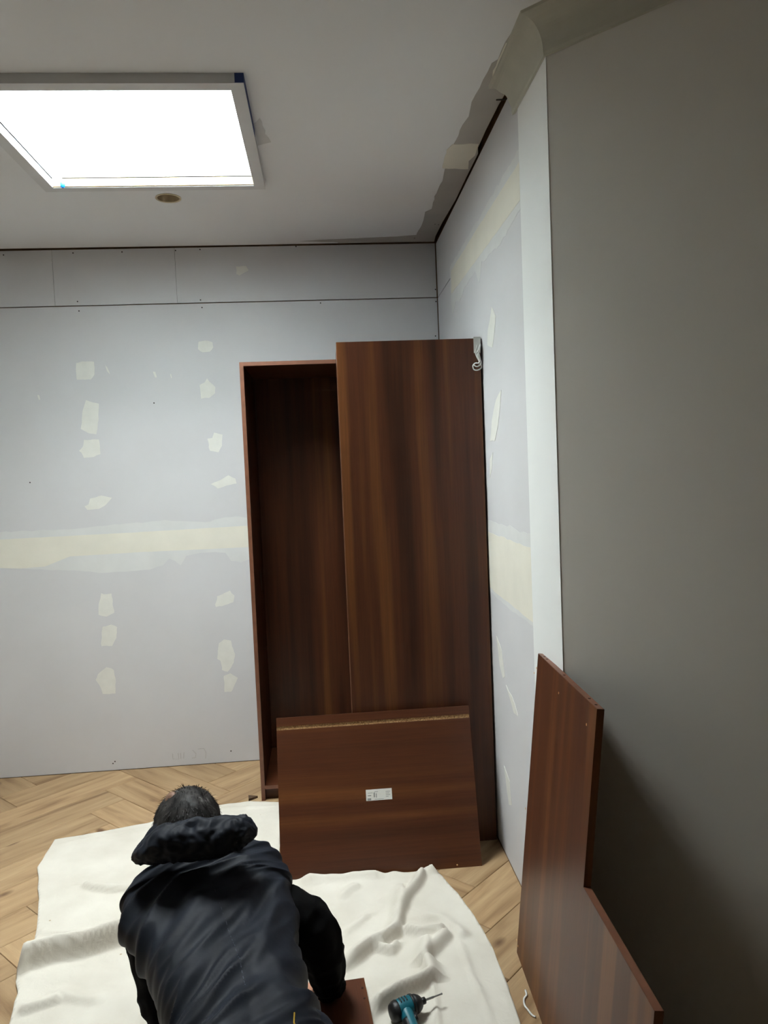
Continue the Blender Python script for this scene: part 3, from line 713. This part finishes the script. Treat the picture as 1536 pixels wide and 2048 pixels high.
def cloth_height(P, edge):
    z = np.zeros(len(P))
    for pl, hgt, wf, wn_ in FOLDS:
        best = np.full(len(P), 9.0); side = np.ones(len(P)); along = np.zeros(len(P)); n = len(pl) - 1
        for i in range(n):
            d, t, s = segdist(P, pl[i], pl[i + 1]); m = d < best
            best[m] = d[m]; side[m] = s[m]; along[m] = (i + t[m]) / n
        w = np.where(side > 0, wf * .8, max(wn_ * .55, .009))
        fade = np.clip(np.minimum(along, 1 - along) * 6 + .25, 0, 1)
        z = np.maximum(z, hgt * fade * np.exp(-(best / w) ** 2) + z * .35)
    nz = np.array([noise.noise(V((x * 5, y * 5, 0))) * .006 + noise.noise(V((x * 14, y * 14, 4))) * .0030 + abs(noise.noise(V((x * 9 + y * 4, y * 7, 8)))) * .004 for x, y in P])
    fl = np.clip(np.maximum((.115 - np.abs(P[:, 0] + .01)) / .05, 0), 0, 1) * np.clip((2.60 - P[:, 1]) / .06, 0, 1) * np.clip((P[:, 1] - 1.9) / .06, 0, 1)
    z = np.minimum(1.65 * z, .095) * (1 - fl * .9)
    return .006 + np.maximum(z + nz, 0) * np.clip(edge / .03 + .35, 0, 1)
st_ = .0088
gx = np.arange(ox.min() - .02, ox.max() + .02, st_); gy = np.arange(oy.min() - .02, oy.max() + .02, st_)
GX, GY = np.meshgrid(gx, gy, indexing='ij'); P = np.stack([GX.ravel(), GY.ravel()], 1)
ins = inside(P[:, 0], P[:, 1])
nx, ny = len(gx), len(gy); I = ins.reshape(nx, ny)
cell = (I[:-1, :-1].astype(int) + I[1:, :-1] + I[1:, 1:] + I[:-1, 1:]) >= 2
ii, jj = np.nonzero(cell)
idx = lambda i, j: i * ny + j
faces = np.stack([idx(ii, jj), idx(ii + 1, jj), idx(ii + 1, jj + 1), idx(ii, jj + 1)], 1)
used = np.unique(faces); remap = -np.ones(nx * ny, int); remap[used] = np.arange(len(used))
faces = remap[faces]; Q = P[used]
# pull the border vertices onto the true outline
ed = {}
for f4 in faces:
    for a, b in zip(f4, np.roll(f4, -1)):
        key = (min(a, b), max(a, b)); ed[key] = ed.get(key, 0) + 1
bord = np.unique([v for e, c in ed.items() if c == 1 for v in e])
dist, near = outline_near(Q); Q[bord] = near[bord]; dist[bord] = 0
Z = cloth_height(Q, dist)
def ground_z(x, y):
    d, _ = outline_near(np.array([[x, y]])); return float(cloth_height(np.array([[x, y]]), d)[0])
me = bpy.data.meshes.new('drop_cloth'); me.from_pydata([(x, y, z) for (x, y), z in zip(Q, Z)], [], faces.tolist()); me.materials.append(M['canvas'])
for p in me.polygons: p.use_smooth = True
cloth = bpy.data.objects.new('drop_cloth', me); COL.objects.link(cloth)
tag(cloth, 'rumpled cream canvas drop cloth spread over the oak floor', 'drop cloth')
sm = cloth.modifiers.new('thickness', 'SOLIDIFY'); sm.thickness = .0025; sm.offset = 1

# ================================================================== SMALL THINGS ON THE FLOOR
# triangular dark offcut
oc = at_z(505, 1598, 0)
tag(obj('timber_offcut', prism_bm([oc + V((-.024, .026, .0005)), oc + V((.028, .008, .0005)), oc + V((-.018, -.026, .0005))], (0, 0, .012)), 'offcut'), 'small dark triangular timber offcut on the oak floor', 'offcut')
# white string loop by the foot of the L panel
sp = [at_z(px, py, .004) for px, py in ((1056, 1980), (1053, 1990), (1048, 1998), (1049, 2010), (1056, 2020), (1064, 2030), (1071, 2034))]
sp = [V((min(p.x, .594), p.y, .004)) for p in sp]
tag(obj('string', tube_bm(sp, .0034, 6, steps=40), 'white_plastic', smooth=True), 'short curl of white string at the foot of the L-shaped panel', 'string')
# narrow board lying under the right hand
b0, b1 = at_z(728, 1955, .045), at_z(747, 2048, .045)
bd_ = (b0 - b1); bd_.z = 0; bd_.normalize(); bs = V((-bd_.y, bd_.x, 0))
nb = tag(obj('drawer_board', box_bm((-.155, -.42, -.018), (0, 0, 0), .001), 'walnut_y'), 'short reddish walnut board on the drop cloth under the kneeling person\'s hand', 'board')
nb.matrix_world = Matrix(((-bs.x, bd_.x, 0, b0.x), (-bs.y, bd_.y, 0, b0.y), (0, 0, 1, .045), (0, 0, 0, 1)))
for hy in (-.05, -.10, -.40): disc(nb, 'dowel_hole', (-.012, hy, 0), (0, 0, 1), .004, 'hole_dark', .0006)

# impact driver lying on the cloth
d_tip = at_z(885, 1987, .050); d_back = at_z(784, 2026, .050)
ax = (d_tip - d_back).normalized(); dl_ = (d_tip - d_back).length
drv = empty('impact_driver', (d_back.x, d_back.y, 0)); tag(drv, 'teal and black cordless impact driver lying on the drop cloth', 'power tool')
k = .115
child(obj('motor_housing', lathe_bm([(0, .018), (.002, .027), (.012, .031), (.045, .0325), (.072, .031), (.080, .028)], d_back, ax, 28), 'teal', smooth=True), drv)
child(obj('rear_cap', lathe_bm([(-.006, .012), (-.003, .024), (.006, .030), (.016, .0326), (.020, .0318)], d_back, ax, 28), 'black', smooth=True), drv)
child(obj('nose_cone', lathe_bm([(.076, .0295), (.086, .0285), (.098, .022), (.104, .016), (.106, .010)], d_back, ax, 28), 'black', smooth=True), drv)
child(obj('chuck', lathe_bm([(.104, .008), (.106, .0105), (.118, .0105), (.120, .007)], d_back, ax, 20), 'black', smooth=True), drv)
child(obj('screwdriver_bit', lathe_bm([(.118, .0036), (.150, .0036), (.152, .0026), (dl_ - .006, .0026), (dl_ - .002, .0034), (dl_, .001)], d_back, ax, 6), 'steel'), drv)
side = V((ax.y, -ax.x, 0)).normalized()      # towards the camera side, lying flat
hb = d_back + ax * .040
hpth = [hb + side * .015, hb + side * .05 - ax * .004 + V((0, 0, -.004)), hb + side * .10 - ax * .012 + V((0, 0, -.008)), hb + side * .135 - ax * .016 + V((0, 0, -.010))]
child(obj('handle', tube_bm(hpth, [.023, .0205, .019, .022], 16, steps=16), 'teal', smooth=True), drv)
gp = [p + ax * -.007 for p in hpth[1:]]
child(obj('grip', tube_bm([p for p in gp], [.0185, .0165, .018], 14, steps=10), 'black', smooth=True), drv)
child(obj('trigger', tube_bm([hb + side * .036 + ax * .020, hb + side * .062 + ax * .014], [.008, .007], 10), 'black', smooth=True), drv)
bt = obj('battery_pack', box_bm((-.045, -.02, -.026), (.045, .03, .026), .006), 'black'); bt.parent = drv
bc = hpth[-1] - drv.location
bt.matrix_local = Matrix(((ax.x, side.x, 0, bc.x), (ax.y, side.y, 0, bc.y), (0, 0, 1, bc.z - .004), (0, 0, 0, 1)))
sb = bmesh.new()
for s_ in (.030, .040, .050):
    o1 = d_back + ax * s_ + V((0, 0, .0318)); tube_bm([o1 - side * .010, o1 - side * .0 + V((0, 0, .0008)), o1 + side * .010], .0022, 6, sb)
child(obj('vent_ribs', sb, 'black'), drv)
child(obj('rubber_band', lathe_bm([(.066, .0316), (.067, .0335), (.074, .0330), (.075, .031)], d_back, ax, 28), 'black', smooth=True), drv)

# ================================================================== PERSON, kneeling and bent forward
# back line of the torso: top surface points from hem to neck, half width, half thickness
spine = [  # px, py, depth, a, b
 (512, 2120, 1.66, .200, .135), (505, 2045, 1.75, .190, .130), (487, 1950, 1.90, .188, .125), (458, 1850, 2.08, .206, .125), (424, 1765, 2.24, .258, .124), (418, 1722, 2.32, .256, .114), (412, 1686, 2.37, .195, .105), (400, 1655, 2.41, .120, .090)]
S = []
for px, py, y, a, b in spine:
    S.append((at(px, py, y), a, b))
_tf = {}
def torso_frame(t):
    k = round(t, 5)
    if k not in _tf: _tf[k] = torso_frame_(t)
    return _tf[k]
def torso_frame_(t):
    q = cr([(*s[0], s[1], s[2]) for s in S], t); e = .01
    p0 = V(cr([tuple(s[0]) for s in S], max(0, t - e))); p1 = V(cr([tuple(s[0]) for s in S], min(1, t + e)))
    tg = (p1 - p0).normalized(); lat = tg.cross(V((0, 0, 1))).normalized(); nr = lat.cross(tg).normalized()
    return V(q[:3]), tg, lat, nr, float(q[3]), float(q[4])
person = empty('person', (S[1][0].x, S[1][0].y, 0)); tag(person, 'person in a dark navy hooded vest kneeling bent forward on the drop cloth', 'person')

def loft(nseg, nlen, fn):
    bm = bmesh.new(); rings = []
    for i in range(nlen + 1): rings.append([bm.verts.new(fn(i / nlen, 2 * math.pi * k / nseg)) for k in range(nseg)])
    for a, b in zip(rings, rings[1:]):
        for k in range(nseg): bm.faces.new((a[k], b[k], b[(k + 1) % nseg], a[(k + 1) % nseg]))
    return bm, rings
def sp_(x, p): return math.copysign(abs(x) ** p, x)
def ridged(v): return 1 - abs(noise.noise(v)) * 2
def vest_pt(t, th):
    c0, tg, lat, nr, a, b = torso_frame(t * .985 + .015 if t > 0 else .015)
    co, si = sp_(math.cos(th), .85), sp_(math.sin(th), .85)
    c = c0 - nr * b
    p = c + lat * a * co + nr * b * si
    nrm = (lat * co / a + nr * si / b).normalized()
    # drape folds: diagonal, stronger towards the waist
    s = t * .80; x = a * math.cos(th)
    dirx = V((.75, .66, 0))
    u = x * .90 + s * .44; w_ = -x * .44 + s * .90
    amt = .006 + .024 * max(0, min(1, (1.0 - t) * 1.5))
    d = (ridged(V((u * 3.0, w_ * 13, 1))) - .55) * amt + (ridged(V((u * 6, w_ * 28, 5))) - .5) * amt * .45 + noise.noise(V((x * 9, s * 9, 2))) * .006
    # waist gather
    d += -.010 * math.exp(-((t - .27) / .05) ** 2) + .006 * math.exp(-((t - .17) / .04) ** 2)
    d += -.005 * math.exp(-(x / .006) ** 2) if si > 0 else 0     # centre seam
    return p + nrm * d
vb, rings = loft(150, 200, vest_pt)
child(obj('vest', vb, 'vest', smooth=True), person)
# stitching along the centre seam
stb = bmesh.new()
for i in range(20, 74):
    t0, t1 = i / 80, (i + .5) / 80
    p0, p1 = vest_pt(t0, math.pi / 2), vest_pt(t1, math.pi / 2); tube_bm([p0 + V((0, -.001, .0012)), p1 + V((0, -.001, .0012))], .0011, 5, stb)
child(obj('stitching', stb, 'stitch'), person)
yt = [vest_pt(t, math.radians(a)) + V((0, 0, .002)) for t, a in ((.135, 62), (.105, 64), (.075, 63))]
child(obj('yellow_thread', tube_bm(yt, .0020, 6), 'yellow'), person)
# armhole bands of the vest
def sleeve_fn(path, seedv, wr=.008):
    P_ = [(*at(px, py, y), r) for px, py, y, r in path]
    memo = {}
    def f(t, th):
        if t not in memo: memo[t] = (cr(P_, t), V(cr(P_, max(0, t - .01))[:3]), V(cr(P_, min(1, t + .01))[:3]))
        q, a, b = memo[t]; tg = (b - a).normalized()
        u = (V((0, 0, 1)) - tg * tg.z); u = u.normalized() if u.length > .05 else V((0, 1, 0)); w = tg.cross(u)
        u = (V((0, 1, 0)) - tg * tg.y).normalized(); w = tg.cross(u)
        dirv = u * math.cos(th) + w * math.sin(th)
        r = float(q[3]) + (ridged(V((math.cos(th) * 1.2 + seedv, math.sin(th) * 1.2, t * 11))) - .5) * wr + noise.noise(V((math.cos(th) * 3, math.sin(th) * 3, t * 9 + seedv))) * .004
        return V(q[:3]) + dirv * r
    return f, [V(p[:3]) for p in P_]
fR, aR = sleeve_fn([(510, 1790, 2.375, .050), (548, 1806, 2.36, .066), (594, 1832, 2.345, .078), (632, 1868, 2.34, .074), (647, 1915, 2.36, .067), (656, 1958, 2.385, .056), (663, 1982, 2.39, .046)], 3)
fL, aL = sleeve_fn([(348, 1800, 2.37, .045), (314, 1808, 2.345, .062), (299, 1835, 2.29, .074), (305, 1900, 2.26, .068), (318, 1985, 2.25, .062), (332, 2042, 2.245, .052), (340, 2070, 2.25, .043)], 11)
for fn in (fR, fL):
    sbm, rg = loft(48, 90, fn)
    sbm.faces.new(list(rg[0])); sbm.faces.new(list(reversed(rg[-1])))
    child(obj('sleeve', sbm, 'sleeve', smooth=True), person)

# hood lying on the upper back: a soft crescent pouch
hp_ = [(*at(px, py, y), rz, ry) for px, py, y, rz, ry in ((265, 1712, 2.28, .010, .012), (283, 1704, 2.275, .034, .034), (322, 1688, 2.27, .056, .050), (370, 1681, 2.27, .063, .055), (425, 1677, 2.27, .063, .055), (470, 1667, 2.275, .054, .050), (497, 1661, 2.28, .036, .036), (514, 1664, 2.285, .010, .012))]
hmemo = {}
def hood_pt(t, th):
    q = hmemo.setdefault(t, None)
    if q is None: q = hmemo[t] = cr(hp_, t)
    rz, ry = max(float(q[3]), .004), max(float(q[4]), .004)
    # tilt the section so the pouch slumps towards the back
    fwd = V((.12, .86, .50)).normalized(); upv = V((0, -.50, .86)).normalized()
    p = V(q[:3]) + fwd * ry * sp_(math.cos(th), .9) + upv * rz * sp_(math.sin(th), .9)
    n_ = (fwd * math.cos(th) / ry + upv * math.sin(th) / rz).normalized()
    d = noise.noise(V((t * 9, th * 1.2, 3))) * .009 + (ridged(V((t * 16, math.cos(th) * 2, math.sin(th) * 2))) - .5) * .006
    d -= .012 * math.exp(-((t - .47) / .03) ** 2) * max(0, math.sin(th)) * (1 if math.cos(th) < .3 else .1)
    d -= .008 * math.exp(-((t - .62 - .06 * math.cos(th)) / .03) ** 2) * max(0, math.sin(th)) * (1 if math.cos(th) < .5 else .2)
    return p + n_ * d * min(1, rz / .05)
hbm, rg = loft(64, 110, hood_pt)
hbm.faces.new(list(rg[0])); hbm.faces.new(list(reversed(rg[-1])))
child(obj('hood', hbm, 'vest', smooth=True), person)
# rolled hood rim framing the neck
rim = [at(px, py, y) for px, py, y in ((296, 1682, 2.40), (316, 1662, 2.42), (350, 1652, 2.43), (400, 1648, 2.43), (445, 1650, 2.41), (480, 1656, 2.38))]
child(obj('hood_rim', tube_bm(rim, [.018, .024, .026, .026, .026, .018], 14, steps=40), 'vest', smooth=True), person)

# body: one continuous mesh fused from overlapping volumes
bod = bmesh.new()
def seg(a, b, ra, rb2, n=14): tube_bm([a, b], [ra, rb2], n, bod); ellipsoid_bm(b, ((rb2, 0, 0), (0, rb2, 0), (0, 0, rb2)), bod, 14, 10); ellipsoid_bm(a, ((ra, 0, 0), (0, ra, 0), (0, 0, ra)), bod, 14, 10)
fr_ = [torso_frame(t) for t in (.06, .30, .55, .75, .88)]
cent = [f[0] - f[3] * f[5] for f in fr_]
for f, c, (ka, kb) in zip(fr_, cent, ((.72, .72), (.70, .70), (.70, .70), (.66, .62), (.45, .5))):
    ellipsoid_bm(c, (f[2] * f[4] * ka, f[1] * (.15 if f[4] > .2 else .05), f[3] * f[5] * kb), bod)
neck0 = cent[-1]; headc = at(374, 1652, 2.47)
hf = V((-.62, .50, -.60)).normalized(); hu = V((-.10, .72, .68)); hu = (hu - hf * hu.dot(hf)).normalized(); hl = hf.cross(hu)   # face forward, crown, left/right
seg(neck0 - V((0, 0, .02)), headc - hu * .085 - hf * .02, .052, .056)
ellipsoid_bm(headc, (hl * .086, hf * .103, hu * .110), bod)
ellipsoid_bm(headc + hf * .030 - hu * .060, (hl * .060, hf * .062, hu * .060), bod)     # jaw
ellipsoid_bm(headc + hf * .096 - hu * .022, (hl * .014, hf * .022, hu * .026), bod)     # nose
ellipsoid_bm(headc + hf * .082 - hu * .062, (hl * .024, hf * .014, hu * .010), bod)     # mouth
for s in (-1, 1):
    ellipsoid_bm(headc + hl * .090 * s - hf * .006 - hu * .012, (hl * .010, hf * .020, hu * .033), bod)   # ear
    ellipsoid_bm(headc + hf * .086 + hl * .033 * s + hu * .016, (hl * .022, hf * .012, hu * .008), bod)   # brow
for A, sgn in ((aR, 1), (aL, -1)):
    rad = [.042, .044, .044, .042, .038, .034, .030]
    rad = rad[:len(A) - 1] + [.028]
    for i in range(len(A) - 1): seg(A[i], A[i + 1], rad[i], rad[i + 1])
def hand(wrist, d, up, thumb_side):
    d = V(d).normalized(); up = V(up); up = (up - d * up.dot(d)).normalized(); sd = d.cross(up) * thumb_side
    pc = wrist + d * .05
    ellipsoid_bm(pc, (d * .055, sd * .042, up * .016), bod)
    for i, (off, L) in enumerate(((.030, .068), (.010, .078), (-.011, .072), (-.031, .056))):
        a = wrist + d * .088 + sd * off; b = a + d * L * .44 + up * L * .03; c = b + d * L * .32 - up * L * .10; e = c + d * L * .22 - up * L * .14
        seg(a - d * .02, b, .0098, .009, 10); seg(b, c, .009, .0082, 10); seg(c, e, .0082, .0072, 10)
    a = wrist + d * .025 + sd * .032; b = a + d * .030 + sd * .026 - up * .008; c = b + d * .028 + sd * .008 - up * .004
    seg(a, b, .0125, .0105, 10); seg(b, c, .0105, .0085, 10)
    return pc
wR = V(aR[-1]); wL = V(aL[-1])
wR2 = wR + V((-.020, .0, -.012)); seg(wR, wR2, .028, .026)
hand(wR2 + V((0, 0, .022)), (-.75, .30, -.30), (-.3, -.05, 1), 1)
hand(wL + V((0, .01, .008)), (.2, .95, -.22), (0, .2, 1), 1)
# legs: knees on the cloth, shins back, feet behind
pel = cent[0]; lat0 = fr_[0][2]
knees, ankles, hips = [], [], []
for s in (-1, 1):
    hip = pel + lat0 * .095 * s + V((0, -.02, -.05)); knee = V((pel.x + .135 * s, pel.y + .20, .085)); ank = V((pel.x + .10 * s, pel.y - .20, .075)); toe = V((pel.x + .09 * s, pel.y - .40, .045))
    if s > 0: knee.x -= .01
    hips.append(hip); knees.append(knee); ankles.append(ank)
    seg(hip, knee, .085, .055); seg(knee, ank, .052, .038); seg(ank, toe, .036, .026)
me = bpy.data.meshes.new('tmp'); bod.to_mesh(me); bod.free()
tmp = bpy.data.objects.new('tmp', me); COL.objects.link(tmp)
rmod = tmp.modifiers.new('r', 'REMESH'); rmod.mode = 'VOXEL'; rmod.voxel_size = .0052; rmod.use_smooth_shade = True
smod = tmp.modifiers.new('s', 'SMOOTH'); smod.iterations = 3; smod.factor = .5
dg_ = bpy.context.evaluated_depsgraph_get(); me2 = bpy.data.meshes.new_from_object(tmp.evaluated_get(dg_)); bpy.data.objects.remove(tmp)
me2.name = 'body'; me2.materials.clear(); me2.materials.append(M['skin'])
for p in me2.polygons: p.use_smooth = True
body = bpy.data.objects.new('body', me2); COL.objects.link(body); child(body, person)
# trousers fused the same way
tr = bmesh.new()
def seg2(a, b, ra, rb2):
    tube_bm([a, b], [ra, rb2], 18, tr); ellipsoid_bm(b, ((rb2, 0, 0), (0, rb2, 0), (0, 0, rb2)), tr, 16, 12); ellipsoid_bm(a, ((ra, 0, 0), (0, ra, 0), (0, 0, ra)), tr, 16, 12)
f0 = torso_frame(.03); c0 = f0[0] - f0[3] * f0[5]
ellipsoid_bm(c0 + V((.02, 0, -.01)), (f0[2] * .205, f0[1] * .17, f0[3] * .135), tr)
fq = torso_frame(.16); ellipsoid_bm(fq[0] - fq[3] * fq[5] + fq[2] * .02, (fq[2] * .196, fq[1] * .12, fq[3] * .105), tr)
for hip, knee, ank in zip(hips, knees, ankles): seg2(hip, knee, .112, .078); seg2(knee, ank, .074, .062)
me = bpy.data.meshes.new('tmp'); tr.to_mesh(me); tr.free(); tmp = bpy.data.objects.new('tmp', me); COL.objects.link(tmp)
rmod = tmp.modifiers.new('r', 'REMESH'); rmod.mode = 'VOXEL'; rmod.voxel_size = .008
smod = tmp.modifiers.new('s', 'SMOOTH'); smod.iterations = 6; smod.factor = .5
dg_ = bpy.context.evaluated_depsgraph_get(); me3 = bpy.data.meshes.new_from_object(tmp.evaluated_get(dg_)); bpy.data.objects.remove(tmp)
for v in me3.vertices:
    q = v.co; v.co = q + v.normal * ((ridged(V((q.x * 8 + q.y * 5, q.y * 16, q.z * 16))) - .5) * .012)
me3.name = 'trousers'; me3.materials.clear(); me3.materials.append(M['trouser'])
for p in me3.polygons: p.use_smooth = True
trs = bpy.data.objects.new('trousers', me3); COL.objects.link(trs); child(trs, person)
for ank, s in zip(ankles, (-1, 1)):
    sh = ellipsoid_bm(ank + V((-.01 * s, -.10, -.020)), ((.048, 0, 0), (0, .155, 0), (0, 0, .050)), None, 20, 14)
    child(obj('shoe', sh, 'shoe', smooth=True), person)

# hair: cap with a thin crown, plus short strands
hb_ = bmesh.new(); bmesh.ops.create_uvsphere(hb_, u_segments=56, v_segments=40, radius=1.0)
kill = []
for v in hb_.verts:
    q = v.co.copy()
    p = headc + hl * .103 * q.x + hf * .116 * q.y + hu * .120 * q.z
    nn = (hl * q.x + hf * q.y + hu * q.z).normalized()
    v.co = p + nn * (.004 + noise.noise(p * 40) * .004 + noise.noise(p * 120) * .002)
    if (q.y > .55 and q.z < .45) or (q.z < -.55 and q.y > -.2) or q.z < -.75: kill.append(v)
bmesh.ops.delete(hb_, geom=kill, context='VERTS')
child(obj('hair', hb_, 'hair', smooth=True), person)
hs_ = bmesh.new(); rnd = random.Random(3)
for i in range(2600):
    q = V((rnd.gauss(0, 1), rnd.gauss(0, 1), rnd.gauss(0, 1))).normalized()
    if (q.y > .5 and q.z < .5) or q.z < -.6: continue
    bald = (q - V((-.72, -.20, .62)).normalized()).length
    if bald < .30 and rnd.random() < .6: continue
    p = headc + hl * .106 * q.x + hf * .119 * q.y + hu * .123 * q.z
    nn = (hl * q.x + hf * q.y + hu * q.z).normalized()
    flow = (nn.cross(hu.cross(nn))); dn_ = (-hu + nn * hu.dot(nn)); dn_ = dn_.normalized() if dn_.length > .05 else -hf
    dn_ = (dn_ + V((rnd.gauss(0, .25), rnd.gauss(0, .25), rnd.gauss(0, .25)))).normalized()
    L = .018 + rnd.random() * .014; w = nn.cross(dn_).normalized() * .0009
    a = p - nn * .003; b = a + dn_ * L * .5 + nn * .006; c = a + dn_ * L + nn * .003
    vs = [hs_.verts.new(x) for x in (a - w, a + w, b + w, b - w, c)]
    hs_.faces.new((vs[0], vs[1], vs[2], vs[3])); hs_.faces.new((vs[3], vs[2], vs[4]))
hst = child(obj('hair_strands', hs_, 'hair'), person); hst['kind'] = 'stuff'
cq = V((-.72, -.20, .62)).normalized()
cp = headc + hl * .107 * cq.x + hf * .118 * cq.y + hu * .125 * cq.z
child(obj('thin_crown', ellipsoid_bm(headc + (cp - headc) * .86, (hl * .020, hf * .030, hu * .028)), 'scalp', smooth=True), person)
